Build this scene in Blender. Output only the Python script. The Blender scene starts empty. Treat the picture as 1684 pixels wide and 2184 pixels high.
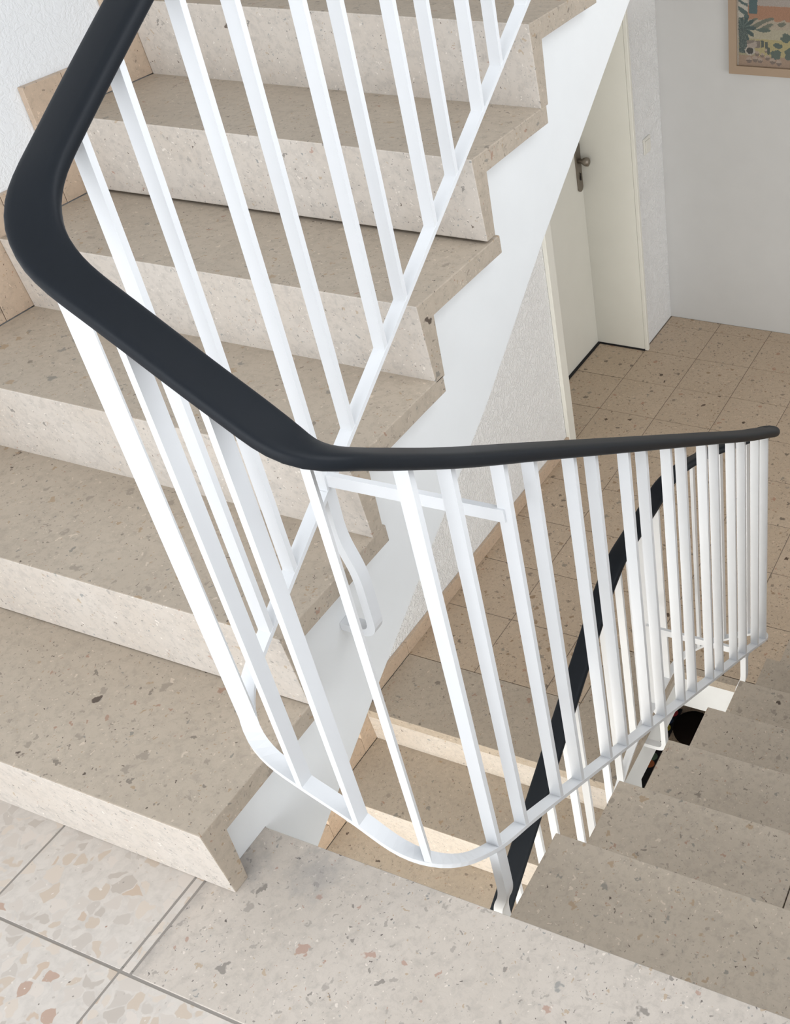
import bpy, bmesh, math, random
from mathutils import Vector, Matrix

C = bpy.context.scene.collection
random.seed(7)

# ------------------------------------------------------------------ camera
SC = bpy.context.scene
cam = bpy.data.cameras.new('camera')
camo = bpy.data.objects.new('camera', cam)
C.objects.link(camo)
CR = ((0.9255, 0.37534, -0.05066), (0.19284, -0.58211, -0.78991), (-0.32597, 0.7213, -0.61112))
camo.matrix_world = Matrix(((CR[0][0], -CR[1][0], -CR[2][0], 1.1059),
                            (CR[0][1], -CR[1][1], -CR[2][1], -0.7641),
                            (CR[0][2], -CR[1][2], -CR[2][2], 1.5945),
                            (0, 0, 0, 1)))
cam.sensor_fit = 'HORIZONTAL'
cam.sensor_width = 36.0
cam.lens = 2328.48 * 36.0 / 1684.0
cam.shift_x = (842.0 - 1411.53) / 1684.0
cam.shift_y = (1034.18 - 1092.0) / 1684.0
cam.clip_start = 0.02
SC.camera = camo

# ------------------------------------------------------------------ light
SC.view_settings.view_transform = 'Standard'
SC.view_settings.look = 'None'
SC.view_settings.exposure = 0.12
SC.view_settings.gamma = 1.0
SC.view_settings.use_curve_mapping = False
world = bpy.data.worlds.new('world')
SC.world = world
world.use_nodes = True
bg = world.node_tree.nodes['Background']
bg.inputs[0].default_value = (0.80, 0.88, 1.0, 1)
bg.inputs[1].default_value = 0.45


def area(name, loc, target, sx, sy, power, col):
    d = bpy.data.lights.new(name, 'AREA')
    d.shape = 'RECTANGLE'
    d.size, d.size_y, d.energy, d.color = sx, sy, power, col
    o = bpy.data.objects.new(name, d)
    C.objects.link(o)
    o.location = loc
    o.rotation_euler = (Vector(target) - Vector(loc)).to_track_quat('-Z', 'Y').to_euler()
    return o


area('landing_window_light', (0.20, -2.24, 0.95), (0.1, 1.2, 0.55), 2.2, 1.8, 54, (0.93, 0.965, 1.0))
area('side_fill_light', (1.41, 0.75, 1.80), (-0.4, 0.75, 0.5), 1.9, 1.3, 25, (0.95, 0.975, 1.0))  # added fill from the right, brightens the well-facing sides; no window known there
area('lower_window_light', (0.0, -2.30, -1.20), (-0.2, 1.0, -1.9), 2.2, 1.6, 112, (1.0, 0.965, 0.895))
area('hall_window_light', (3.1, 2.25, -0.2), (-0.9, 3.6, -1.0), 1.6, 1.8, 42, (1.0, 0.955, 0.89))

# ------------------------------------------------------------------ dimensions (metres)
R, G = 0.17, 0.2637          # rise and going
WL = -1.043                  # wall plane left
XL = -1.028                  # face of the left skirting
WR = 1.42                    # wall plane right
XA = 0.0                     # end of the upper steps at the well
XB = 0.376                   # end of the lower right steps at the well
YA1 = -0.1328                # first nosing of the upper flight
ZH = -1.4221                 # hall floor
YH = 1.2189                  # first nosing of the flight below the hall
YW = 1.772                   # hall edge at the well
TS = 0.294                   # tile pitch
YF = 4.26                    # far wall
ZB = -2.80                   # basement floor


# ------------------------------------------------------------------ materials
def mat(name):
    m = bpy.data.materials.new(name)
    m.use_nodes = True
    nt = m.node_tree
    b = nt.nodes['Principled BSDF']
    return m, nt, b


def node(nt, kind, **kw):
    n = nt.nodes.new(kind)
    for k, v in kw.items():
        setattr(n, k, v)
    return n


def link(nt, a, b):
    nt.links.new(a, b)


def math_n(nt, op, a, b=None, c=None, clamp=False):
    n = node(nt, 'ShaderNodeMath', operation=op)
    n.use_clamp = clamp
    for i, v in enumerate((a, b, c)):
        if v is None:
            continue
        if isinstance(v, (int, float)):
            n.inputs[i].default_value = v
        else:
            link(nt, v, n.inputs[i])
    return n.outputs[0]


def mix_n(nt, fac, a, b):
    n = node(nt, 'ShaderNodeMix', data_type='RGBA')
    for sock, v in ((n.inputs[0], fac), (n.inputs[6], a), (n.inputs[7], b)):
        if isinstance(v, (int, float)):
            sock.default_value = v
        elif isinstance(v, tuple):
            sock.default_value = v + (1,) if len(v) == 3 else v
        else:
            link(nt, v, sock)
    return n.outputs[2]


def ramp(nt, fac, stops, interp='LINEAR'):
    n = node(nt, 'ShaderNodeValToRGB')
    cr = n.color_ramp
    cr.interpolation = interp
    while len(cr.elements) < len(stops):
        cr.elements.new(0.5)
    for e, (p, c) in zip(cr.elements, stops):
        e.position = p
        e.color = c + (1,) if len(c) == 3 else c
    link(nt, fac, n.inputs[0])
    return n.outputs[0]


def coords(nt, rand=True):
    geo = node(nt, 'ShaderNodeNewGeometry')
    out = geo.outputs['Position']
    if rand:
        oi = node(nt, 'ShaderNodeObjectInfo')
        mul = math_n(nt, 'MULTIPLY', oi.outputs['Random'], 37.0)
        add = node(nt, 'ShaderNodeVectorMath', operation='ADD')
        cmb = node(nt, 'ShaderNodeCombineXYZ')
        for i in range(3):
            link(nt, mul, cmb.inputs[i])
        link(nt, out, add.inputs[0])
        link(nt, cmb.outputs[0], add.inputs[1])
        out = add.outputs[0]
    return out


def noise(nt, vec, scale, detail=3.0, rough=0.5):
    n = node(nt, 'ShaderNodeTexNoise')
    n.inputs['Scale'].default_value = scale
    n.inputs['Detail'].default_value = detail
    n.inputs['Roughness'].default_value = rough
    if vec is not None:
        link(nt, vec, n.inputs['Vector'])
    return n


def voro(nt, vec, scale, feature='F1'):
    n = node(nt, 'ShaderNodeTexVoronoi', feature=feature)
    n.inputs['Scale'].default_value = scale
    link(nt, vec, n.inputs['Vector'])
    return n


def warp(nt, vec, scale, amount):
    n = noise(nt, vec, scale, 2.0)
    sub = node(nt, 'ShaderNodeVectorMath', operation='SUBTRACT')
    link(nt, n.outputs['Color'], sub.inputs[0])
    sub.inputs[1].default_value = (0.5, 0.5, 0.5)
    sc = node(nt, 'ShaderNodeVectorMath', operation='SCALE')
    link(nt, sub.outputs[0], sc.inputs[0])
    sc.inputs['Scale'].default_value = amount
    add = node(nt, 'ShaderNodeVectorMath', operation='ADD')
    link(nt, vec, add.inputs[0])
    link(nt, sc.outputs[0], add.inputs[1])
    return add.outputs[0]


def sep(nt, col):
    n = node(nt, 'ShaderNodeSeparateColor')
    link(nt, col, n.inputs[0])
    return n.outputs


def chips(nt, vec, scale, keep, size, col, pal):
    """Stone chips: one per kept Voronoi cell, of random size and colour; returns the colour with the chips laid over COL and their mask."""
    v = voro(nt, vec, scale)
    s = sep(nt, v.outputs['Color'])
    on = math_n(nt, 'GREATER_THAN', s[0], 1.0 - keep)
    rad = math_n(nt, 'MULTIPLY_ADD', s[1], size * 0.7, size * 0.3)
    d = math_n(nt, 'SUBTRACT', rad, v.outputs['Distance'])
    edge = math_n(nt, 'MULTIPLY', d, 14.0, clamp=True)
    m = math_n(nt, 'MULTIPLY', on, edge)
    return mix_n(nt, m, col, ramp(nt, s[2], pal, 'CONSTANT')), m


def terrazzo(name, base, base2, dark, rough=0.42, big=30.0, keep=0.30, stain=False, fleck=1.0, keep2=0.40, cm=1.0):
    m, nt, b = mat(name)
    co = coords(nt)
    w = warp(nt, co, 45.0, 0.020)
    n1 = noise(nt, co, 5.0, 4.0)
    col = mix_n(nt, math_n(nt, 'MULTIPLY_ADD', n1.outputs[0], 2.4, -0.7, clamp=True), base, base2)
    n2 = noise(nt, w, 60.0, 5.0, 0.7)
    col = mix_n(nt, math_n(nt, 'MULTIPLY_ADD', n2.outputs[0], 3.4, -1.6, clamp=True), col,
                tuple(c * 0.74 for c in base))
    col = mix_n(nt, math_n(nt, 'MULTIPLY_ADD', n2.outputs[0], -4.0, 1.55, clamp=True), col,
                tuple(min(1, c * 1.14) for c in base))
    lite = tuple(min(1, c * 1.20) for c in base)
    mid = tuple(c * 0.68 * cm for c in base)
    low = tuple(c * 0.50 * cm for c in base)
    pink = (base[0] * 0.76, base[1] * 0.60, base[2] * 0.55)
    grey = (base[0] * 0.56, base[1] * 0.60, base[2] * 0.63)
    tan = (base[0] * 0.80 * cm, base[1] * 0.71 * cm, base[2] * 0.60 * cm)
    w2 = warp(nt, co, 90.0, 0.022)
    w3 = warp(nt, co, 70.0, 0.030)
    pal = [(0.0, lite), (0.22, mid), (0.44, tan), (0.58, low), (0.68, lite), (0.76, grey), (0.90, pink), (0.94, dark)]
    col, m1 = chips(nt, w2, 150.0, 0.55, 0.36, col, pal)
    pal1 = [(0.0, mid), (0.25, tan), (0.45, lite), (0.58, grey), (0.72, mid), (0.84, pink), (0.90, low)]
    col, m2 = chips(nt, w3, big * 2.2, keep, 0.36, col, pal1)
    pal2 = [(0.0, mid), (0.28, tan), (0.5, grey), (0.66, low), (0.80, pink), (0.93, dark)]
    col, m3 = chips(nt, w3, big, keep * keep2, 0.34, col, pal2)
    col, m4 = chips(nt, w2, 95.0, 0.16 * fleck, 0.19, col, [(0.0, dark), (0.45, low)])
    if stain:
        # a grey worn stain on the landing edge, and the grimy line beside the tile strip
        geo = node(nt, 'ShaderNodeNewGeometry')
        nn = noise(nt, geo.outputs['Position'], 42.0, 4.0, 0.6)
        for (px, py, sl, amt) in ((0.105, -0.045, -16.0, 0.95), (-0.02, -0.075, -17.0, 0.95)):
            ds = node(nt, 'ShaderNodeVectorMath', operation='DISTANCE')
            link(nt, geo.outputs['Position'], ds.inputs[0])
            ds.inputs[1].default_value = (px, py, 0.0)
            k = math_n(nt, 'MULTIPLY_ADD', ds.outputs['Value'], sl, amt)
            k = math_n(nt, 'ADD', k, math_n(nt, 'MULTIPLY_ADD', nn.outputs[0], 1.8, -0.9))
            k = math_n(nt, 'MULTIPLY', k, 0.55, clamp=True)
            k = math_n(nt, 'MINIMUM', k, 0.42)
            col = mix_n(nt, k, col, (0.24, 0.235, 0.235))
        sx = node(nt, 'ShaderNodeSeparateXYZ')
        link(nt, geo.outputs['Position'], sx.inputs[0])
        k = math_n(nt, 'MULTIPLY_ADD', sx.outputs[0], -26.0, -0.90)
        k = math_n(nt, 'ADD', k, math_n(nt, 'MULTIPLY_ADD', nn.outputs[0], 1.4, -0.8))
        k = math_n(nt, 'MINIMUM', math_n(nt, 'MULTIPLY', k, 0.7, clamp=True), 0.45)
        col = mix_n(nt, k, col, (0.27, 0.25, 0.235))
    link(nt, col, b.inputs['Base Color'])
    r = noise(nt, co, 18.0, 3.0)
    link(nt, math_n(nt, 'MULTIPLY_ADD', r.outputs[0], 0.25, rough - 0.12), b.inputs['Roughness'])
    b.inputs['Specular IOR Level'].default_value = 0.35
    bp = node(nt, 'ShaderNodeBump')
    bp.inputs['Strength'].default_value = 0.3
    bp.inputs['Distance'].default_value = 0.0015
    h = math_n(nt, 'SUBTRACT', n2.outputs[0], math_n(nt, 'MULTIPLY', m4, 0.9))
    link(nt, h, bp.inputs['Height'])
    link(nt, bp.outputs[0], b.inputs['Normal'])
    return m


def breccia(name, base, mortar, rough=0.40, scale=26.0, pinkness=1.0):
    """Tiles of large pale stones in a pale mortar."""
    m, nt, b = mat(name)
    co = coords(nt)
    w = warp(nt, co, 30.0, 0.030)
    e = voro(nt, w, scale, 'DISTANCE_TO_EDGE')
    v = voro(nt, w, scale)
    s = sep(nt, v.outputs['Color'])
    stone = ramp(nt, s[0], [(0.0, tuple(c * 0.95 for c in base)), (0.20, tuple(c * 0.86 for c in base)),
                            (0.36, (base[0] * 1.00, base[1] * 0.97, base[2] * 0.93)),
                            (0.52, (base[0] * 0.90, base[1] * 0.84, base[2] * 0.77)),
                            (0.66, (base[0] * 0.80, base[1] * 0.79, base[2] * 0.78)),
                            (0.78, tuple(min(1, c * 1.03) for c in base)),
                            (0.93, (base[0] * 0.88, base[1] * 0.78, base[2] * 0.69)),
                            (0.985, (base[0] * 0.76, base[1] * 0.61, base[2] * 0.54))], 'CONSTANT')
    n2 = noise(nt, w, 60.0, 4.0, 0.6)
    mort = mix_n(nt, math_n(nt, 'MULTIPLY_ADD', n2.outputs[0], 2.8, -1.1, clamp=True), mortar,
                 tuple(c * 0.84 for c in mortar))
    thr = math_n(nt, 'MULTIPLY_ADD', math_n(nt, 'POWER', s[1], 2.0), 0.26, 0.022)
    k = math_n(nt, 'MULTIPLY', math_n(nt, 'SUBTRACT', e.outputs['Distance'], thr), 22.0, clamp=True)
    k = math_n(nt, 'MULTIPLY', k, math_n(nt, 'GREATER_THAN', s[2], 0.16))
    col = mix_n(nt, k, mort, stone)
    col, m1 = chips(nt, w, 120.0, 0.22, 0.30, col, [(0.0, tuple(c * 0.78 for c in base)),
                                                     (0.5, tuple(min(1, c * 1.1) for c in mortar)),
                                                     (0.85, tuple(c * 0.5 for c in base))])
    col, m4 = chips(nt, w, 55.0, 0.05, 0.22, col, [(0.0, (0.10, 0.075, 0.06)), (0.5, (base[0] * .55, base[1] * .36, base[2] * .28))])
    link(nt, col, b.inputs['Base Color'])
    r = noise(nt, co, 14.0, 3.0)
    link(nt, math_n(nt, 'MULTIPLY_ADD', r.outputs[0], 0.2, rough - 0.1), b.inputs['Roughness'])
    b.inputs['Specular IOR Level'].default_value = 0.35
    return m


def plain(name, col, rough=0.5, spec=0.5, metal=0.0, bump=None):
    m, nt, b = mat(name)
    b.inputs['Base Color'].default_value = col + (1,)
    b.inputs['Roughness'].default_value = rough
    b.inputs['Specular IOR Level'].default_value = spec
    b.inputs['Metallic'].default_value = metal
    co = coords(nt, False)
    n = noise(nt, co, 9.0, 3.0)
    link(nt, mix_n(nt, n.outputs[0], tuple(c * 0.97 for c in col), tuple(min(1, c * 1.03) for c in col)),
         b.inputs['Base Color'])
    if bump:
        scale, strength, dist = bump
        nb = noise(nt, co, scale, 4.0, 0.6)
        bp = node(nt, 'ShaderNodeBump')
        bp.inputs['Strength'].default_value = strength
        bp.inputs['Distance'].default_value = dist
        link(nt, nb.outputs[0], bp.inputs['Height'])
        link(nt, bp.outputs[0], b.inputs['Normal'])
    return m


def plaster(name, col, scale=55.0, dist=0.004):
    """White trowelled plaster with worm-like marks."""
    m, nt, b = mat(name)
    co = coords(nt, False)
    w = warp(nt, co, 12.0, 0.05)
    v = noise(nt, w, scale, 3.0, 0.55)
    v2 = noise(nt, co, scale * 2.6, 2.0)
    band = math_n(nt, 'ABSOLUTE', math_n(nt, 'SUBTRACT', v.outputs[0], 0.47))
    band = math_n(nt, 'MULTIPLY', band, 9.0, clamp=True)
    h = math_n(nt, 'ADD', band, math_n(nt, 'MULTIPLY', v2.outputs[0], 0.7))
    bp = node(nt, 'ShaderNodeBump')
    sx = node(nt, 'ShaderNodeSeparateXYZ')        # rough render in the hall, finer trowelling up the stairs
    link(nt, co, sx.inputs[0])
    up = math_n(nt, 'MULTIPLY_ADD', sx.outputs[2], -8.0, 2.6, clamp=True)
    link(nt, math_n(nt, 'MULTIPLY_ADD', up, 0.50, 0.24), bp.inputs['Strength'])
    bp.inputs['Distance'].default_value = dist
    link(nt, h, bp.inputs['Height'])
    link(nt, bp.outputs[0], b.inputs['Normal'])
    n = noise(nt, co, 3.0, 3.0)
    link(nt, mix_n(nt, n.outputs[0], tuple(c * 0.97 for c in col), col), b.inputs['Base Color'])
    b.inputs['Roughness'].default_value = 0.85
    b.inputs['Specular IOR Level'].default_value = 0.2
    return m


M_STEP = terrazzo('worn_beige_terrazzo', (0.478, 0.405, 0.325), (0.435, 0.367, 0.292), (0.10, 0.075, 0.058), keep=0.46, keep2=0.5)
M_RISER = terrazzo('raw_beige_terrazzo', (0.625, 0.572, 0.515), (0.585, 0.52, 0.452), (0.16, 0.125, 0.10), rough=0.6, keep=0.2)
M_SLAB = terrazzo('grey_terrazzo', (0.54, 0.482, 0.425), (0.50, 0.443, 0.385), (0.14, 0.12, 0.11), keep=0.42, keep2=0.5, stain=True)
M_HALL = terrazzo('brown_terrazzo', (0.53, 0.42, 0.315), (0.48, 0.375, 0.275), (0.10, 0.065, 0.043), big=26.0, keep=0.72, fleck=1.6, keep2=0.75, cm=0.74)
M_SKIRT = terrazzo('tan_terrazzo', (0.58, 0.455, 0.345), (0.54, 0.415, 0.31), (0.15, 0.10, 0.07), keep=0.12, fleck=0.5)
M_TILE = breccia('pale_breccia', (0.575, 0.515, 0.46), (0.585, 0.535, 0.485), scale=40.0)
M_GROUT = plain('grout', (0.20, 0.165, 0.135), 0.9, 0.2)
M_GROUT_PALE = plain('grey_grout', (0.27, 0.245, 0.22), 0.9, 0.2)
M_WALL = plaster('white_plaster', (0.84, 0.85, 0.86), dist=0.0030)
M_SMOOTH = plain('white_paint', (0.84, 0.85, 0.85), 0.65, 0.3, bump=(160.0, 0.15, 0.001))
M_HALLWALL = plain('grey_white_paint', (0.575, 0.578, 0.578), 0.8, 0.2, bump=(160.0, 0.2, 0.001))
M_STEEL = plain('white_lacquer', (0.755, 0.765, 0.78), 0.38, 0.5, bump=(60.0, 0.1, 0.0006))
M_RAIL = plain('black_vinyl', (0.0095, 0.012, 0.016), 0.5, 0.18, bump=(900.0, 0.12, 0.0003))
M_DOOR = plain('ivory_lacquer', (0.74, 0.735, 0.68), 0.45, 0.4)
M_METAL = plain('brushed_metal', (0.27, 0.24, 0.205), 0.4, 0.5, 0.9)
M_BLACK = plain('black_rubber', (0.012, 0.012, 0.014), 0.7, 0.3)
M_HOLE = plain('dark_keyhole', (0.02, 0.018, 0.016), 0.8, 0.2)
M_WOOD = plain('frame_wood', (0.36, 0.27, 0.195), 0.55, 0.3, bump=(120.0, 0.2, 0.001))
M_SWITCH = plain('switch_plastic', (0.76, 0.75, 0.70), 0.4, 0.4)
M_BROWN = plain('dark_weave', (0.009, 0.006, 0.0045), 0.9, 0.1, bump=(300.0, 0.6, 0.003))


# ------------------------------------------------------------------ mesh helpers
def finish(name, bm, m, parent=None, smooth=False):
    me = bpy.data.meshes.new(name)
    bmesh.ops.recalc_face_normals(bm, faces=bm.faces)
    bm.to_mesh(me)
    bm.free()
    me.materials.append(m)
    if smooth:
        for p in me.polygons:
            p.use_smooth = True
    o = bpy.data.objects.new(name, me)
    C.objects.link(o)
    if parent is not None:
        o.parent = parent
    return o


def add_box(bm, lo, hi, bevel=0.0, seg=1):
    vs = [bm.verts.new((x, y, z)) for x in (lo[0], hi[0]) for y in (lo[1], hi[1]) for z in (lo[2], hi[2])]
    fs = [bm.faces.new([vs[i] for i in f]) for f in
          ((0, 1, 3, 2), (4, 6, 7, 5), (0, 4, 5, 1), (2, 3, 7, 6), (0, 2, 6, 4), (1, 5, 7, 3))]
    if bevel:
        es = list({e for f in fs for e in f.edges})
        bmesh.ops.bevel(bm, geom=es, offset=bevel, segments=seg, profile=0.5, affect='EDGES')


def box(name, lo, hi, m, parent=None, bevel=0.0, seg=1):
    bm = bmesh.new()
    add_box(bm, lo, hi, bevel, seg)
    return finish(name, bm, m, parent)


def add_prism(bm, pts, x0, x1, bevel=0.0):
    """A (y, z) outline extruded along x."""
    a = [bm.verts.new((x0, y, z)) for y, z in pts]
    b = [bm.verts.new((x1, y, z)) for y, z in pts]
    n = len(pts)
    fs = [bm.faces.new(a), bm.faces.new(list(reversed(b)))]
    for i in range(n):
        fs.append(bm.faces.new((a[i], b[i], b[(i + 1) % n], a[(i + 1) % n])))
    if bevel:
        es = list({e for f in fs for e in f.edges})
        bmesh.ops.bevel(bm, geom=es, offset=bevel, segments=2, profile=0.5, affect='EDGES')


def sweep(bm, path, section, closed_ends=True):
    """Sweep SECTION (side, up) along PATH, a list of points; side stays level."""
    rings = []
    n = len(path)
    for i, p in enumerate(path):
        t = (path[min(i + 1, n - 1)] - path[max(i - 1, 0)]).normalized()
        side = t.cross(Vector((0, 0, 1)))
        if side.length < 1e-4:
            side = Vector((1, 0, 0))
        side.normalize()
        up = side.cross(t).normalized()
        rings.append([bm.verts.new(p + side * a + up * b) for a, b in section])
    k = len(section)
    for r0, r1 in zip(rings, rings[1:]):
        for j in range(k):
            bm.faces.new((r0[j], r0[(j + 1) % k], r1[(j + 1) % k], r1[j]))
    if closed_ends:
        bm.faces.new(list(reversed(rings[0])))
        bm.faces.new(rings[-1])


def sweep_frame(bm, path, wide_dir, w, t):
    """A bar of section W along WIDE_DIR by T across it."""
    wd = Vector(wide_dir).normalized()
    rings = []
    n = len(path)
    for i, p in enumerate(path):
        tg = (path[min(i + 1, n - 1)] - path[max(i - 1, 0)]).normalized()
        u = (wd - tg * wd.dot(tg)).normalized()
        v = tg.cross(u).normalized()
        rings.append([bm.verts.new(p + u * (a * w / 2) + v * (c * t / 2)) for a, c in
                      ((-1, -1), (1, -1), (1, 1), (-1, 1))])
    for r0, r1 in zip(rings, rings[1:]):
        for j in range(4):
            bm.faces.new((r0[j], r0[(j + 1) % 4], r1[(j + 1) % 4], r1[j]))
    bm.faces.new(list(reversed(rings[0])))
    bm.faces.new(rings[-1])


def round_path(pts, rad, seg=8):
    """Polyline with its corners rounded."""
    out = [Vector(pts[0])]
    for a, b, c in zip(pts, pts[1:], pts[2:]):
        a, b, c = Vector(a), Vector(b), Vector(c)
        d1, d2 = (a - b), (c - b)
        r = min(rad, d1.length * 0.45, d2.length * 0.45)
        p, q = b + d1.normalized() * r, b + d2.normalized() * r
        for i in range(seg + 1):
            t = i / seg
            out.append(p * (1 - t) ** 2 + b * 2 * t * (1 - t) + q * t ** 2)
    out.append(Vector(pts[-1]))
    return out


def empty(name, loc=(0, 0, 0)):
    o = bpy.data.objects.new(name, None)
    o.empty_display_size = 0.1
    C.objects.link(o)
    o.location = loc
    return o


def tag(o, label=None, cat=None, group=None, kind=None):
    for k, v in (('label', label), ('category', cat), ('group', group), ('kind', kind)):
        if v:
            o[k] = v
    return o


def adopt(root, *parts):
    for p in parts:
        p.parent = root
        p.matrix_parent_inverse = root.matrix_world.inverted() if root.matrix_world else Matrix()
    return root


def struct(o, label, cat=None):
    return tag(o, label, cat, None, 'structure')


# ------------------------------------------------------------------ room shell
bm = bmesh.new()
add_box(bm, (WL - 0.32, -2.35, ZB - 0.1), (WL, 2.972, 3.0))
add_box(bm, (WL - 0.32, 3.868, ZB - 0.1), (WL, YF + 0.2, 3.0))
add_box(bm, (WL - 0.32, 2.972, 0.62), (WL, 3.868, 3.0))
add_box(bm, (WL - 0.32, 2.972, ZB - 0.1), (WL, 3.868, ZH - 0.002))
struct(finish('wall_left', bm, M_WALL), 'white trowelled plaster wall along the left of the stairs and hall', 'wall')
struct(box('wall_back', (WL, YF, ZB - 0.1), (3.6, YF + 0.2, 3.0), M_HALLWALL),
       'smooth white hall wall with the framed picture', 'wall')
bm = bmesh.new()  # unseen wall; its high opening is added to hold the side fill lamp
add_box(bm, (WR, -2.35, ZB - 0.1), (WR + 0.2, 2.0, 1.14))
add_box(bm, (WR, -2.35, 1.14), (WR + 0.2, -0.21, 2.46))
add_box(bm, (WR, 1.71, 1.14), (WR + 0.2, 2.0, 2.46))
add_box(bm, (WR, -2.35, 2.46), (WR + 0.2, 2.0, 3.0))
struct(finish('wall_right', bm, M_WALL), 'white plaster wall beside the descending stairs, with a high opening added for the fill light', 'wall')
bm = bmesh.new()
for z0, z1 in ((ZB - 0.1, -2.02), (-0.38, 0.04), (1.87, 3.0)):
    add_box(bm, (WL, -2.55, z0), (WR, -2.35, z1))
for z0, z1 in ((-2.02, -0.38), (0.04, 1.87)):
    add_box(bm, (WL, -2.55, z0), (-0.96, -2.35, z1))
    add_box(bm, (1.33, -2.55, z0), (WR, -2.35, z1))
struct(finish('wall_front', bm, M_WALL), 'white plaster landing wall with a wide window opening on each landing', 'wall')
struct(box('ceiling', (WL - 0.3, -2.55, 3.0), (3.8, YF + 0.2, 3.15), M_SMOOTH), 'white ceiling over the stairwell', 'ceiling')

# upper floor slab over the hall
struct(box('ceiling_hall', (WL, 2.02, 1.12), (3.6, YF, 1.36), M_SMOOTH), 'white underside of the upper floor over the hall', 'ceiling')

# ------------------------------------------------------------------ landing
landing = struct(empty('floor_landing', (0, -0.7, 0)), 'half landing floor of pale stone tiles and a terrazzo edge slab', 'floor')
bpy.context.view_layer.update()
parts = [box('floor_body', (WL, -2.35, -0.235), (WR, -0.004, -0.0365), M_SMOOTH),
         box('grout_bed', (WL, -2.35, -0.0365), (WR, -0.288, -0.0012), M_GROUT_PALE),
         box('grout_bed', (WL, -0.2885, -0.0365), (-0.060, -0.05, -0.0012), M_GROUT_PALE)]
J = 0.0035
tiles = []


def tile(name, x0, x1, y0, y1, z, m, th=0.03, dz=0.0):
    bm = bmesh.new()
    add_box(bm, (x0, y0, z - th), (x1, y1, z + dz), 0.0012)
    return finish(name, bm, m)


LX, LY = -0.0845, -0.2952
for j in range(8):
    for i in range(-4, 6):
        x0, x1 = LX + (i - 1) * TS, LX + i * TS
        if j == 0:
            if i > 0:
                continue
            y0, y1 = LY, -0.06
        else:
            y0, y1 = LY - j * TS, LY - (j - 1) * TS
        x0, x1 = max(x0, WL + 0.012), min(x1, WR)
        if x1 - x0 < 0.03 or y0 < -2.6:
            continue
        y0 = max(y0, -2.35)
        if y1 - y0 < .02:
            continue
        parts.append(tile('floor_tile', x0 + J / 2, x1 - J / 2, y0 + J / 2, y1 - J / 2, 0, M_TILE,
                          dz=random.uniform(-0.0006, 0.0004)))
parts.append(tile('filler_strip', LX + J / 2, -0.0665, LY + J / 2, -0.118, 0, M_TILE, dz=-0.0006))
parts.append(tile('filler_strip', LX + J / 2 + 0.001, -0.0655, -0.1165, -0.075, 0, M_TILE, dz=-0.0016))
parts.append(tile('edge_slab', -0.0625, WR, LY + 0.002, 0.0, 0, M_SLAB, th=0.036))
adopt(landing, *parts)

# ------------------------------------------------------------------ stair flights
TT = 0.038


def step_profile(n, z, d, first=False):
    """L shaped step with its nosing at y=n, z; d = +1 climbs to +y, -1 climbs to -y."""
    return [(n, z), (n + d * 0.011, z - R), (n + d * 0.043, z - R), (n + d * 0.043, z - TT),
            (n + d * (G + 0.0455), z - TT), (n + d * (G + 0.0455), z)]


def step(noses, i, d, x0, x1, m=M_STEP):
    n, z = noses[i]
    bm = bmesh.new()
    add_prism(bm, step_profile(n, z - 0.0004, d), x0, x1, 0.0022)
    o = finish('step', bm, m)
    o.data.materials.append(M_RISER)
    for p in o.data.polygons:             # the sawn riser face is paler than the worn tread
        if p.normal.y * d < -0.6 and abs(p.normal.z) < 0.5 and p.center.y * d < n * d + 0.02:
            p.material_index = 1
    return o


# upper flight, measured step by step
dyA = {2: .005, 4: .008, 5: -.004, 6: .007}
dzA = {2: .002, 4: -.006, 6: -.002}
nA = [(YA1 + (k - 1) * G + dyA.get(k, 0), k * R + dzA.get(k, 0)) for k in range(1, 9)]
up = tag(empty('stair_flight', (-0.5, YA1, 0)),
         'upper stair flight of beige terrazzo steps climbing along the white plaster wall', 'stairs', 'stair flights')
bpy.context.view_layer.update()
ps = []
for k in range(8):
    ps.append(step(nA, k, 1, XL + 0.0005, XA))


def soffit(y):
    p = ((-0.1, -0.287), (0.108, -0.156), (0.338, -0.008), (0.553, 0.122), (0.887, 0.326), (1.201, 0.550), (1.449, 0.714), (1.756, 0.921), (2.4, 1.355))
    for (y0, z0), (y1, z1) in zip(p, p[1:]):
        if y <= y1:
            return z0 + (z1 - z0) * (y - y0) / (y1 - y0)


out = [(nA[0][0] + 0.0465, 0.0005)]
for k in range(8):
    n, z = nA[k]
    out.append((n + 0.0465, z - TT - 0.001))
    nx = nA[k + 1][0] if k < 7 else n + G
    out.append((nx + 0.0465, z - TT - 0.001))
out += [(yy, soffit(yy)) for yy in (out[-1][0], 1.756, 1.449, 1.201, 0.887, 0.553, 0.338, 0.108, 0.001)] + [(0.001, 0.0005)]
bm = bmesh.new()
add_prism(bm, out, XL + 0.002, -0.0366)
ps.append(tag(finish('flight_slab', bm, M_SMOOTH), 'smooth white painted side and soffit'))
adopt(up, *ps)

# lower right flight (goes down away from the camera)
nB = [(k * G, -k * R) for k in range(1, 8)]
dn = tag(empty('stair_flight', (0.9, 0.9, -0.7)),
         'right-hand stair flight of beige terrazzo treads going down from the landing to the hall', 'stairs', 'stair flights')
bpy.context.view_layer.update()
ps = []
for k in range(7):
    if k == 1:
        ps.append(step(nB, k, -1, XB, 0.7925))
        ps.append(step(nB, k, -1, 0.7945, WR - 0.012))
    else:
        ps.append(step(nB, k, -1, XB, WR - 0.012))
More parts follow.
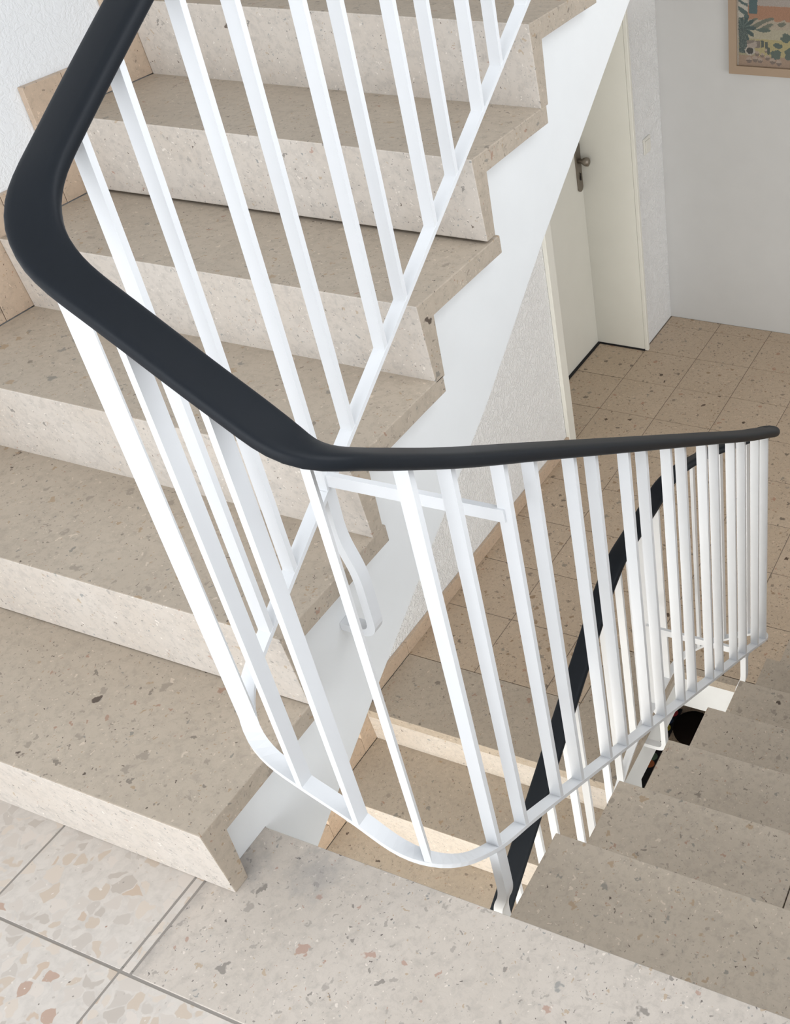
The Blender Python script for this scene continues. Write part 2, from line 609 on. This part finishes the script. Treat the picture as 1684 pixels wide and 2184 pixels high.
# last riser down to the hall
out = [(0.001, -0.0365), (0.001, -R - TT)]
out = [(0.0, -R - TT - 0.001)]
for k in range(7):
    n, z = nB[k]
    out.append((n - 0.0465, z - TT - 0.001))
    if k < 6:
        out.append((n - 0.0465, z - R - TT - 0.001))
    else:
        out.append((n - 0.0465, ZH))
out += [(nB[-1][0] - 0.0465, ZH - 0.15), (nB[-1][0] - 0.15, ZH - 0.19), (0.05, -0.235 - 0.03), (0.0, -0.235)]
bm = bmesh.new()
add_prism(bm, out, XB + 0.0366, WR - 0.012)
ps.append(tag(finish('flight_slab', bm, M_SMOOTH), 'smooth white painted side and soffit'))
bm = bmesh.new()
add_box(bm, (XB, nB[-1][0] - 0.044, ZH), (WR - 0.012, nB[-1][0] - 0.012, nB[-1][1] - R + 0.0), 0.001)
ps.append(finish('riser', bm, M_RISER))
adopt(dn, *ps)

# flight below the hall
nC = [(YH - k * G, ZH - k * R) for k in range(1, 8)]
low = tag(empty('stair_flight', (-0.5, 0.2, ZH - 0.7)),
          'lowest stair flight of terrazzo steps seen through the stairwell below the upper stair', 'stairs', 'stair flights')
bpy.context.view_layer.update()
ps = []
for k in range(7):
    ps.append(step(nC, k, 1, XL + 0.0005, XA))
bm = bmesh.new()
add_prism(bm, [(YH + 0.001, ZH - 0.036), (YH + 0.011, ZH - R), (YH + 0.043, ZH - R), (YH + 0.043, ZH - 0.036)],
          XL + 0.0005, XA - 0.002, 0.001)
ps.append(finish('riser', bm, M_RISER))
out = [(YH + 0.046, ZH - R - TT - 0.001)]
out += [(YH + 0.046, ZH - 0.19), (YH + 0.3, ZH - 0.19)]
lo = []
for k in range(7):
    n, z = nC[k]
    nx = YH if k == 0 else nC[k - 1][0]
    lo.append((nx + 0.0465, z - TT - 0.001))
    lo.append((n + 0.0465, z - TT - 0.001))
lo.append((nC[-1][0] + 0.0465, ZB + 0.002))
poly = [(YH + 0.0465, ZH - 0.19), (YH + 0.0465, ZH - 0.30)]
poly = lo + [(nC[-1][0] + 0.35, ZB + 0.002), (YH + 0.20, ZH - 0.40), (YH + 0.20, ZH - 0.192), (YH + 0.0465, ZH - 0.192)]
bm = bmesh.new()
add_prism(bm, poly, XL + 0.002, -0.0366)
ps.append(tag(finish('flight_slab', bm, M_SMOOTH), 'smooth white painted side and soffit'))
adopt(low, *ps)

# ------------------------------------------------------------------ hall floor
hall = struct(empty('floor_hall', (0.5, 2.8, ZH)), 'hall floor of brown terrazzo tiles around the stairwell', 'floor')
bpy.context.view_layer.update()
parts = []
XR = 3.6
bm = bmesh.new()
add_box(bm, (WL, YH + 0.044, ZH - 0.19), (-0.03, YW + 0.03, ZH - 0.0365))
add_box(bm, (WL, YW + 0.004, ZH - 0.19), (XR, YF, ZH - 0.0365))
parts.append(finish('floor_body', bm, M_SMOOTH))
bm = bmesh.new()
add_box(bm, (WL - 0.30, YW + 0.04, ZH - 0.0365), (XR, YF, ZH - 0.002))
add_box(bm, (WL, 1.516, ZH - 0.0365), (-0.30, YW + 0.04, ZH - 0.002))
parts.append(finish('grout_bed', bm, M_GROUT))
HX, HY = -1.0366, 3.5707
JH = 0.003
for i in range(-1, 16):
    for j in range(-3, 8):
        x0, x1 = HX + i * TS, HX + (i + 1) * TS
        y1, y0 = HY - j * TS, HY - (j + 1) * TS
        x1 = min(x1, XR)
        if i == -1:
            x0 = -1.318
            if y1 < 2.99 or y0 > 3.86:
                continue
            y0, y1 = max(y0, 2.99), min(y1, 3.862)
        y1 = min(y1, YF - 0.002)
        if y0 < 1.79:
            # row beside the first step of the lower flight
            if i > 2 or j != 6:
                continue
            x1 = min(x1, -0.30) if i == 2 else x1
        if y1 - y0 < 0.02 or x1 - x0 < .02:
            continue
        parts.append(tile('floor_tile', x0 + JH / 2, x1 - JH / 2, y0 + JH / 2, y1 - JH / 2, ZH, M_HALL,
                          dz=random.uniform(-0.0006, 0.0004)))
parts.append(tile('edge_slab', XL + 0.001, -0.3, YH, 1.5115, ZH, M_STEP, th=0.036))
parts.append(tile('edge_slab', -0.2985, -0.024, YH, YW + 0.032, ZH, M_STEP, th=0.036))
parts.append(tile('edge_slab', -0.0225, WR, YW, YW + 0.033, ZH, M_STEP, th=0.036))
adopt(hall, *parts)

# ------------------------------------------------------------------ basement floor
base = struct(empty('floor_basement', (0, 1.5, ZB)), 'dim tiled floor at the bottom of the stairwell', 'floor')
bpy.context.view_layer.update()
parts = [box('grout_bed', (WL, -2.35, ZB - 0.1), (3.6, YF, ZB - 0.003), M_GROUT)]
for i in range(0, 6):
    for j in range(0, 9):
        x0, y0 = WL + 0.016 + i * TS, 1.2 + j * TS
        parts.append(tile('floor_tile', x0 + JH / 2, x0 + TS - JH / 2, y0 + JH / 2, y0 + TS - JH / 2, ZB, M_HALL, th=0.012))
adopt(base, *parts)

# ------------------------------------------------------------------ skirtings
sk = struct(empty('baseboard_left', (XL, 0, 0)), 'stepped tan stone skirting on the left wall', 'baseboard')
bpy.context.view_layer.update()
parts = []
SH = 0.076


def skirt(y0, y1, z0, z1):
    return box('skirting_tile', (WL + 0.0005, y0 + 0.0008, z0 + 0.0005), (XL, y1 - 0.0008, z1 - 0.0005), M_SKIRT, None, 0.0008)


def stepped(noses, foot_z):
    for k, (n, z) in enumerate(noses):
        pz = foot_z if k == 0 else noses[k - 1][1]
        parts.append(skirt(n - 0.062, n + 0.043, pz, z + SH))
        if k + 1 < len(noses):
            parts.append(skirt(n + 0.043, noses[k + 1][0] - 0.062, z, z + SH))


stepped(nA, 0.0)
cs = [(n, z) for n, z in reversed(nC)] + [(YH, ZH)]
stepped(cs, ZB)
y = YH + 0.043
for w in (0.25, 0.48, 0.5, 0.5):
    y2 = min(y + w, 2.93)
    parts.append(skirt(y, y2, ZH, ZH + 0.062))
    y = y2
parts.append(skirt(-1.4, nA[0][0] - 0.062, 0.0, SH))
adopt(sk, *parts)

# ------------------------------------------------------------------ door in its recess
door = struct(empty('door_1', (-1.31, 3.42, ZH)), 'ivory lacquered door set back in the left hall wall', 'door')
bpy.context.view_layer.update()
parts = []
Y0, Y1 = 2.99, 3.862
leaf = box('door_leaf', (-1.345, Y0, ZH + 0.008), (-1.312, Y1, 0.60), M_DOOR, None, 0.001)
parts.append(leaf)
parts.append(box('door_lining', (-1.34, Y1 + 0.0005, ZH + 0.009), (-1.036, Y1 + 0.02, 0.62), M_DOOR, None, 0.0008))
parts.append(box('door_lining', (-1.34, 2.9725, ZH), (-1.036, Y0 - 0.0005, 0.62), M_DOOR, None, 0.0008))
parts.append(box('threshold_seal', (-1.311, Y0, ZH - 0.0005), (-1.3, Y1, ZH + 0.009), M_BLACK))
parts.append(box('threshold_seal', (-1.311, Y1 - 0.004, ZH - 0.0005), (-1.037, Y1 + 0.018, ZH + 0.0088), M_BLACK))
parts.append(box('casing', (WL + 0.0005, 2.925, ZH), (-1.023, 2.985, 0.60), M_DOOR, None, 0.002))
parts.append(box('casing', (-1.0355, Y1 + 0.001, ZH + 0.002), (-1.016, Y1 + 0.022, 0.60), M_DOOR, None, 0.002))
adopt(door, *parts)
# handle: long plate, knob on a neck, keyhole
HYc, HZc = 3.828, -0.41
bm = bmesh.new()
pts = []
for a in range(24):
    t = 2 * math.pi * a / 24
    s = 0.10 if math.sin(t) >= 0 else -0.105
    pts.append((HYc + 0.025 * math.cos(t), HZc + 0.025 * math.sin(t) + s))
add_prism(bm, pts, -1.312, -1.303, 0.0012)
plate = finish('door_handle', bm, M_METAL)
adopt(door, plate)


def lathe_x(bm, prof, y, z, seg=20):
    """Rings (x, radius) about an axis along x."""
    rings = []
    for x, r in prof:
        rings.append([bm.verts.new((x, y + r * math.cos(2 * math.pi * k / seg), z + r * math.sin(2 * math.pi * k / seg)))
                      for k in range(seg)])
    for a, b in zip(rings, rings[1:]):
        for k in range(seg):
            bm.faces.new((a[k], a[(k + 1) % seg], b[(k + 1) % seg], b[k]))
    bm.faces.new(list(reversed(rings[0])))
    bm.faces.new(rings[-1])


bm = bmesh.new()
lathe_x(bm, [(-1.3035, 0.013), (-1.285, 0.011), (-1.276, 0.018), (-1.264, 0.022), (-1.252, 0.021), (-1.246, 0.012)], HYc, HZc + 0.025)
knob = finish('knob', bm, M_METAL, None, True)
bm = bmesh.new()
lathe_x(bm, [(-1.3035, 0.009), (-1.300, 0.009)], HYc, HZc - 0.042, 14)
key = finish('keyhole_rosette', bm, M_METAL)
bm = bmesh.new()
add_box(bm, (-1.3015, HYc - 0.004, HZc - 0.072), (-1.2985, HYc + 0.004, HZc - 0.036), 0.001)
slot = finish('keyhole', bm, M_HOLE)
bpy.context.view_layer.update()
adopt(plate, knob, key, slot)

# light switch on the pier beyond the door
sw = tag(empty('light_switch', (WL, 4.06, -0.365)), 'small ivory light switch on the narrow wall between door and corner', 'switch')
bpy.context.view_layer.update()
adopt(sw, box('cover_plate', (WL, 4.02, -0.405), (WL + 0.008, 4.10, -0.325), M_SWITCH, None, 0.002),
      box('rocker', (WL + 0.008, 4.033, -0.392), (WL + 0.012, 4.087, -0.338), M_SWITCH, None, 0.001))

# ------------------------------------------------------------------ picture on the far wall
PX0, PX1, PZ0, PZ1 = -0.670, 0.03, -0.049, 0.47
pic = tag(empty('framed_picture', ((PX0 + PX1) / 2, YF, PZ0)), 'wood framed desert landscape painting on the hall wall', 'picture')
bpy.context.view_layer.update()
FW, FD = 0.038, 0.022


def mitre(p):
    bm = bmesh.new()
    a = [bm.verts.new((x, YF - FD, z)) for x, z in p]
    b = [bm.verts.new((x, YF - 0.001, z)) for x, z in p]
    bm.faces.new(a)
    bm.faces.new(list(reversed(b)))
    for i in range(4):
        bm.faces.new((a[i], b[i], b[(i + 1) % 4], a[(i + 1) % 4]))
    return finish('frame_bar', bm, M_WOOD)


ix0, ix1, iz0, iz1 = PX0 + FW, PX1 - FW, PZ0 + FW, PZ1 - FW
parts = [mitre([(PX0, PZ0), (PX1, PZ0), (ix1, iz0), (ix0, iz0)]), mitre([(PX1, PZ0), (PX1, PZ1), (ix1, iz1), (ix1, iz0)]),
         mitre([(PX1, PZ1), (PX0, PZ1), (ix0, iz1), (ix1, iz1)]), mitre([(PX0, PZ1), (PX0, PZ0), (ix0, iz0), (ix0, iz1)])]


def paint(u, v):
    """Colour of the painting, u right and v up from its lower left corner, in metres."""
    u += random.gauss(0, 0.0009)
    v += random.gauss(0, 0.0009)
    n = math.sin(u * 61 + 3 * math.sin(v * 47)) * math.sin(v * 73 + 2 * math.sin(u * 29))
    rn = random.random()
    if v > 0.27:
        c = (0.34, 0.30, 0.27) if v < 0.32 else (0.42, 0.46, 0.48)
    elif v > 0.212 + 0.01 * n:
        c = (0.33, 0.17, 0.10)
    elif v > 0.17:
        c = (0.36, 0.31, 0.24) if n < .2 else (0.12, 0.13, 0.10)
    elif v > 0.125:
        c = (0.37, 0.34, 0.25)
    elif v > 0.05:
        c = (0.36, 0.31, 0.15) if u > 0.09 else (0.30, 0.27, 0.17)
    else:
        c = (0.30, 0.21, 0.15)
    # low bushes over the sand
    for bx, bz, rx, rz in ((.13, .165, .035, .008), (.20, .10, .03, .012), (.24, .135, .03, .02), (.19, .06, .03, .018), (.28, .07, .05, .03), (.33, .15, .06, .02), (.40, .09, .05, .02)):
        if ((u - bx) / rx) ** 2 + ((v - bz) / rz) ** 2 < 1 + 0.6 * n:
            c = (0.07, 0.10, 0.085)
    # agave on a tall stem at the left
    du, dv = u - 0.030, v - 0.172
    r = math.hypot(du, dv)
    a = math.atan2(dv, du)
    if r < 0.064 * (0.55 + 0.45 * abs(math.cos(a * 5.5))):
        c = (0.035, 0.065, 0.065) if math.cos(a * 11) > -0.3 else (0.09, 0.13, 0.12)
    if 0.012 < u < 0.05 and v < 0.17 and v > .06:
        c = (0.045, 0.07, 0.07) if rn < .8 else (0.12, 0.15, 0.13)
    if u < 0.055 and v > 0.215:
        c = (0.06, 0.10, 0.10) if (n < 0.25) else (0.45, 0.43, 0.38)
    if 0.06 < u < .10 and v > 0.235:
        c = (0.05, 0.10, 0.11)
    # pot and pebbles at the bottom
    d = math.hypot((u - 0.065) / 1.15, v - 0.072)
    if d < 0.021:
        c = (0.03, 0.03, 0.028) if d < 0.015 else (0.40, 0.37, 0.32)
    if 0.05 < u < 0.115 and 0.085 < v < 0.118:
        c = (0.17, 0.14, 0.12) if n < 0 else (0.33, 0.28, 0.24)
    for px, pz, pr in ((.10, .06, .012), (.125, .055, .01), (.15, .045, .012), (.09, .035, .014), (.115, .03, .012), (.175, .03, .014), (.06, .03, .014), (.205, .025, .014), (.145, .075, .008)):
        q = math.hypot(u - px, v - pz)
        if q < pr:
            c = (0.34, 0.27, 0.22) if (v - pz) > 0 else (0.16, 0.12, 0.10)
    for px, pz in ((.125, .105), (.145, .10), (.155, .075)):
        if abs(u - px) < .007 and abs(v - pz) < .016:
            c = (0.06, 0.075, 0.06)
    if u < 0.010:
        c = (0.36, 0.32, 0.27)
    k = 0.9 + 0.2 * rn
    return tuple(min(1, (x * 0.82 + 0.02) * k) for x in c)


bm = bmesh.new()
NX, NZ = 240, 166
grid = [[bm.verts.new((ix0 - 0.002 + (ix1 - ix0 + 0.004) * i / NX, YF - 0.010, iz0 - 0.002 + (iz1 - iz0 + 0.004) * j / NZ)) for j in range(NZ + 1)] for i in range(NX + 1)]
cl = bm.loops.layers.float_color.new('paint')
for i in range(NX):
    for j in range(NZ):
        f = bm.faces.new((grid[i][j], grid[i + 1][j], grid[i + 1][j + 1], grid[i][j + 1]))
        cc = paint((i + .5) / NX * (ix1 - ix0), (j + .5) / NZ * (iz1 - iz0))
        for l in f.loops:
            l[cl] = cc + (1,)
mp, nt, b = mat('desert_painting')
at = node(nt, 'ShaderNodeAttribute', attribute_name='paint')
link(nt, at.outputs['Color'], b.inputs['Base Color'])
b.inputs['Roughness'].default_value = 0.6
parts.append(finish('canvas', bm, mp))
adopt(pic, *parts)

# ------------------------------------------------------------------ railing
XRA, XRB = 0.016, 0.357        # railing planes beside the upper and the right-hand flight
YR1, YR2 = -0.032, 1.69        # where it crosses the well: over the landing edge, over the hall edge
RC = 0.082


def zA(y):
    return 0.330 + 0.6416 * y


def zB(y):
    return 0.062 - 0.637 * y


def zC(y):
    return -1.249 if y > 1.275 else -1.249 - (1.275 - y) * 0.64


def leg(p, q, n):
    return [(p[0] + (q[0] - p[0]) * i / n, p[1] + (q[1] - p[1]) * i / n) for i in range(n)]


def resample(pts, d):
    out, acc = [pts[0].copy()], 0.0
    need = d
    for p, q in zip(pts, pts[1:]):
        L = (q - p).length
        t = need
        while t <= L:
            out.append(p.lerp(q, t / L))
            t += d
        need = t - L
    out.append(pts[-1].copy())
    return out


def rail_path(ra, rb, lifts, run1, bend1, ease):
    """Centre line down the upper flight, over the well, down the right flight, back over the well and on down."""
    def arc(cx, cy, r, a0, a1, n=10):
        return [(cx + r * math.cos(a0 + (a1 - a0) * i / n), cy + r * math.sin(a0 + (a1 - a0) * i / n)) for i in range(n + 1)]
    a1 = arc(XRA + ra, YR1 + ra, ra, math.pi, 1.5 * math.pi)
    b1 = arc(XRB - rb, YR1 + rb, rb, 1.5 * math.pi, 2 * math.pi)
    c1 = arc(XRB - rb, YR2 - rb, rb, 0, 0.5 * math.pi)
    d1 = arc(XRA + ra, YR2 - ra, ra, 0.5 * math.pi, math.pi)
    plan = (leg((XRA, 1.95), a1[0], 90) + a1[:-1] + leg(a1[-1], b1[0], 10) + b1[:-1] + leg(b1[-1], c1[0], 80) + c1[:-1]
            + leg(c1[-1], d1[0], 10) + d1[:-1] + leg(d1[-1], (XRA, -0.45), 105))
    plan = resample([Vector((x, y, 0)) for x, y in plan], 0.0125)
    for _ in range(ease):                       # ease the bends
        plan = [plan[0]] + [(p + 2 * q + r) / 4 for p, q, r in zip(plan, plan[1:], plan[2:])] + [plan[-1]]
    cum = [0.0]
    for p, q in zip(plan, plan[1:]):
        cum.append(cum[-1] + (q - p).length)

    def s_at(x, y, lo=0.0, hi=1e9):
        k = min((i for i in range(len(plan)) if lo <= cum[i] <= hi), key=lambda i: (plan[i].x - x) ** 2 + (plan[i].y - y) ** 2)
        return cum[k]
    SA = s_at(XRA, 0.10, 0, 2.2)
    SB = s_at(XRB, 0.12, SA)
    SD = s_at(XRB, 1.55, SB)
    SE = s_at(XRA, 1.55, SD)
    knots = [(s_at(XRA, yy, 0, SA + 0.02), zA(yy) + lifts[0]) for yy in (1.9, 1.2, 0.7, 0.35, 0.2, 0.11)]
    knots += [(s_at(xx, YR1, SA, SB), zz) for xx, zz in run1]
    s0 = s_at(0.236, YR1, SA, SB)
    knots += [(s_at(XRB, yy, s0, SD), zz) for yy, zz in bend1]
    knots += [(s_at(XRB, yy, s0, SD + 0.1), zB(yy) + lifts[1] + (lifts[2] - lifts[1]) * (yy - 0.12) / 1.46) for yy in (0.12, 0.2, 0.4, 0.8, 1.2, 1.45, 1.58)]
    SN = s_at(0.187, YR2, SD, SE)
    knots += [(SN, (zB(1.58) + lifts[2] + zC(1.58) + lifts[3]) / 2 - 0.005)]
    knots += [(s_at(XRA, yy, SN), zC(yy) + lifts[3]) for yy in (1.58, 1.45, 1.33, 1.22, 1.1, 0.7, 0.3, -0.1, -0.44)]
    n = len(knots)

    def slope(k):
        if 0 < k < n - 1:
            a = (knots[k][1] - knots[k - 1][1]) / (knots[k][0] - knots[k - 1][0])
            c = (knots[k + 1][1] - knots[k][1]) / (knots[k + 1][0] - knots[k][0])
            return 2 * a * c / (a + c) if a * c > 1e-9 else 0.0
        k = min(k, n - 2)
        return (knots[k + 1][1] - knots[k][1]) / (knots[k + 1][0] - knots[k][0])

    def z_of(s):                                # monotone cubic through the knots
        if s <= knots[0][0]:
            return knots[0][1] + slope(0) * (s - knots[0][0])
        if s >= knots[-1][0]:
            return knots[-1][1] + slope(n - 1) * (s - knots[-1][0])
        i = max(k for k in range(n - 1) if knots[k][0] <= s)
        (x0, y0), (x1, y1) = knots[i], knots[i + 1]
        h = x1 - x0
        t = (s - x0) / h
        return (y0 * (1 + 2 * t) * (1 - t) ** 2 + slope(i) * h * t * (1 - t) ** 2
                + y1 * t * t * (3 - 2 * t) + slope(i + 1) * h * t * t * (t - 1))
    zz = [z_of(s) for s in cum]
    for _ in range(4):
        zz = [zz[0]] + [(a + 2 * b + c) / 4 for a, b, c in zip(zz, zz[1:], zz[2:])] + [zz[-1]]
    return [Vector((p.x, p.y, z)) for p, z in zip(plan, zz)]


path = rail_path(0.090, 0.080, (0, 0, 0, 0), ((0.147, 0.2485), (0.236, 0.198)), (), 4)
hpath = rail_path(0.084, 0.038, (0.812, 0.814, 0.806, 0.792), ((0.147, 1.051), (0.236, 0.988), (0.31, 0.936)), ((0.03, 0.861),), 3)
DZ = 0.80

rail = tag(empty('stair_railing', (0.19, 0.0, 0.0)),
           'white flat-bar stair railing with a black vinyl handrail winding round the stairwell', 'railing')
bpy.context.view_layer.update()
parts = []
bm = bmesh.new()
HW, HH = 0.0285, 0.0115
sec = []
for k in range(24):
    t = 2 * math.pi * k / 24
    ct, st = math.cos(t), math.sin(t)
    sec.append((HW * math.copysign(abs(ct) ** 0.42, ct), HH * math.copysign(abs(st) ** 0.7, st)))
sweep(bm, hpath, sec)
parts.append(tag(finish('handrail', bm, M_RAIL, None, True), 'black vinyl handrail'))
bm = bmesh.new()
BW, BT = 0.0125, 0.004
sweep(bm, path, [(-BW, -BT), (BW, -BT), (BW, BT), (-BW, BT)])
parts.append(finish('lower_rail', bm, M_STEEL))

def nearest(x, y, lo=0, hi=None, pts=None):
    best = None
    pts = pts or path
    for i in range(len(pts) - 1):
        a, c = pts[i], pts[i + 1]
        if lo and i < lo:
            continue
        if hi and i > hi:
            break
        d = Vector((c.x - a.x, c.y - a.y))
        t = max(0, min(1, ((x - a.x) * d.x + (y - a.y) * d.y) / max(1e-9, d.length_squared)))
        p = a.lerp(c, t)
        e = (p.x - x) ** 2 + (p.y - y) ** 2
        if best is None or e < best[0]:
            best = (e, p, Vector((c.x - a.x, c.y - a.y, 0)).normalized())
    return best[1], best[2]


ia = next(i for i, p in enumerate(path) if p.y < 0.03)
ib = next(i for i, p in enumerate(path) if i > ia and p.y > 0.1)
ic = next(i for i, p in enumerate(path) if i > ib and p.y > YR2 - RC + 0.01)
idd = next(i for i, p in enumerate(path) if i > ic and p.y < YR2 - RC + 0.003 and p.x < 0.1)


def baluster(x, y, lo, hi, w=0.0236, t=0.010):
    p, tg = nearest(x, y, lo, hi)
    side = Vector((tg.y, -tg.x, 0))
    top = min((q for q in hpath if abs(q.z - p.z - DZ) < 0.12), key=lambda q: (q.x - p.x) ** 2 + (q.y - p.y) ** 2).z
    bm = bmesh.new()
    sweep_frame(bm, [p + Vector((0, 0, -0.001)), Vector((p.x, p.y, top - 0.004))], side, w, t)
    return finish('baluster', bm, M_STEEL)


A_Y = [.107, .191, .310, .401, .528, .608, .733, .823, .941, 1.027, 1.145, 1.231, 1.35, 1.436, 1.556, 1.642]
for y in A_Y:
    parts.append(baluster(XRA, y, 0, ia))
for x, y in ((0.047, 0.003), (0.147, YR1), (0.236, YR1), (0.326, -0.012)):
    parts.append(baluster(x, y, ia - 2, ib))
B_Y = [.110, .194, .316, .398, .521, .597, .726, .803, .923, 1.000, 1.125, 1.201, 1.319, 1.40, 1.515, 1.596]
for y in B_Y:
    parts.append(baluster(XRB, y, ib - 4, ic + 2))
for x in (0.275, 0.19, 0.10):
    parts.append(baluster(x, YR2, ic, idd))
C_Y = [1.585, 1.465, 1.383, 1.297, 1.177, 1.094, .963, .895, .768, .686, .556, .475, .355, .27, .15]
for y in C_Y:
    parts.append(baluster(XRA, y, idd - 1, None))

# level struts across the well
bm = bmesh.new()
sweep_frame(bm, [Vector((XRA, 0.314, 0.548)), Vector((XRB, 0.312, 0.561))], (0, 1, 0), 0.010, 0.024)
parts.append(finish('strut', bm, M_STEEL))
bm = bmesh.new()
sweep_frame(bm, [Vector((XRA, 1.455, -0.880)), Vector((XRB, 1.455, -0.880))], (0, 1, 0), 0.010, 0.024)
parts.append(finish('strut', bm, M_STEEL))


# brackets that drop from the lower rail and turn into the side of a flight
def bracket(pts, wide=(0, 1, 0), w=0.024, t=0.017, rad=0.03):
    bm = bmesh.new()
    sweep_frame(bm, round_path(pts, rad, 6), wide, w, t)
    return finish('bracket', bm, M_STEEL)


parts.append(bracket([(XRA, 0.314, 0.53), (XRA - 0.002, 0.314, 0.425), (0.036, 0.314, 0.345), (0.036, 0.314, 0.203), (-0.0362, 0.314, 0.203)]))
parts.append(bracket([(XRB, 0.112, -0.010), (XRB - 0.001, 0.112, -0.150), (XRB - 0.022, 0.112, -0.20), (XRB - 0.022, 0.112, -0.31), (XB + 0.0362, 0.112, -0.31)], w=0.024, t=0.018))
parts.append(bracket([(XRB, 1.415, -0.845), (XRB, 1.415, -0.95), (XRB - 0.02, 1.415, -1.0), (XRB - 0.02, 1.415, -1.14), (XB + 0.0362, 1.415, -1.14)]))
parts.append(bracket([(XRA, 1.46, -1.255), (0.048, 1.46, -1.30), (0.048, 1.46, -1.468), (-0.0298, 1.46, -1.468)]))
adopt(rail, *parts)

# ------------------------------------------------------------------ things on the basement floor
dm = tag(empty('dotted_mat', (-0.43, 2.45, ZB)), 'black mat with round coloured dots on the floor below the stairwell', 'mat')
bpy.context.view_layer.update()
parts = [box('mat_base', (-0.575, 2.10, ZB + 0.0005), (-0.418, 2.685, ZB + 0.008), M_BLACK, None, 0.002)]
cols = {'red': (0.45, 0.035, 0.045), 'blue': (0.015, 0.035, 0.075), 'yellow': (0.42, 0.33, 0.04), 'brown': (0.16, 0.05, 0.03), 'green': (0.10, 0.16, 0.11), 'orange': (0.42, 0.13, 0.05)}
for nm, (cx, cy) in {'red': (-0.452, 2.645), 'blue': (-0.457, 2.592), 'yellow': (-0.453, 2.543), 'brown': (-0.447, 2.497),
                     'green': (-0.447, 2.352), 'orange': (-0.445, 2.305)}.items():
    bm = bmesh.new()
    vs = [bm.verts.new((cx + 0.0235 * math.cos(2 * math.pi * k / 20), cy + 0.0235 * math.sin(2 * math.pi * k / 20), ZB + 0.008)) for k in range(20)]
    f = bm.faces.new(vs)
    ex = bmesh.ops.extrude_face_region(bm, geom=[f])
    bmesh.ops.translate(bm, vec=(0, 0, 0.0015), verts=[v for v in ex['geom'] if isinstance(v, bmesh.types.BMVert)])
    parts.append(tag(finish('dot', bm, plain('dot_' + nm, cols[nm], 0.6, 0.3)), nm + ' dot'))
adopt(dm, *parts)
# low round cushion of dark weave
bm = bmesh.new()
prof = [(0.0, 0.0), (0.088, 0.0), (0.098, 0.012), (0.102, 0.03), (0.098, 0.05), (0.085, 0.062), (0.03, 0.067), (0.0, 0.067)]
seg = 32
rings = []
for r, z in prof:
    if r == 0:
        rings.append([bm.verts.new((-0.315, 2.565, ZB + 0.001 + z))])
    else:
        rings.append([bm.verts.new((-0.315 + r * math.cos(2 * math.pi * k / seg), 2.565 + r * math.sin(2 * math.pi * k / seg), ZB + 0.001 + z)) for k in range(seg)])
for a, c in zip(rings, rings[1:]):
    for k in range(seg):
        if len(a) == 1:
            bm.faces.new((a[0], c[k], c[(k + 1) % seg]))
        elif len(c) == 1:
            bm.faces.new((a[k], a[(k + 1) % seg], c[0]))
        else:
            bm.faces.new((a[k], a[(k + 1) % seg], c[(k + 1) % seg], c[k]))
tag(finish('floor_cushion', bm, M_BROWN, None, True), 'dark round cushion on the floor far down the stairwell', 'cushion')
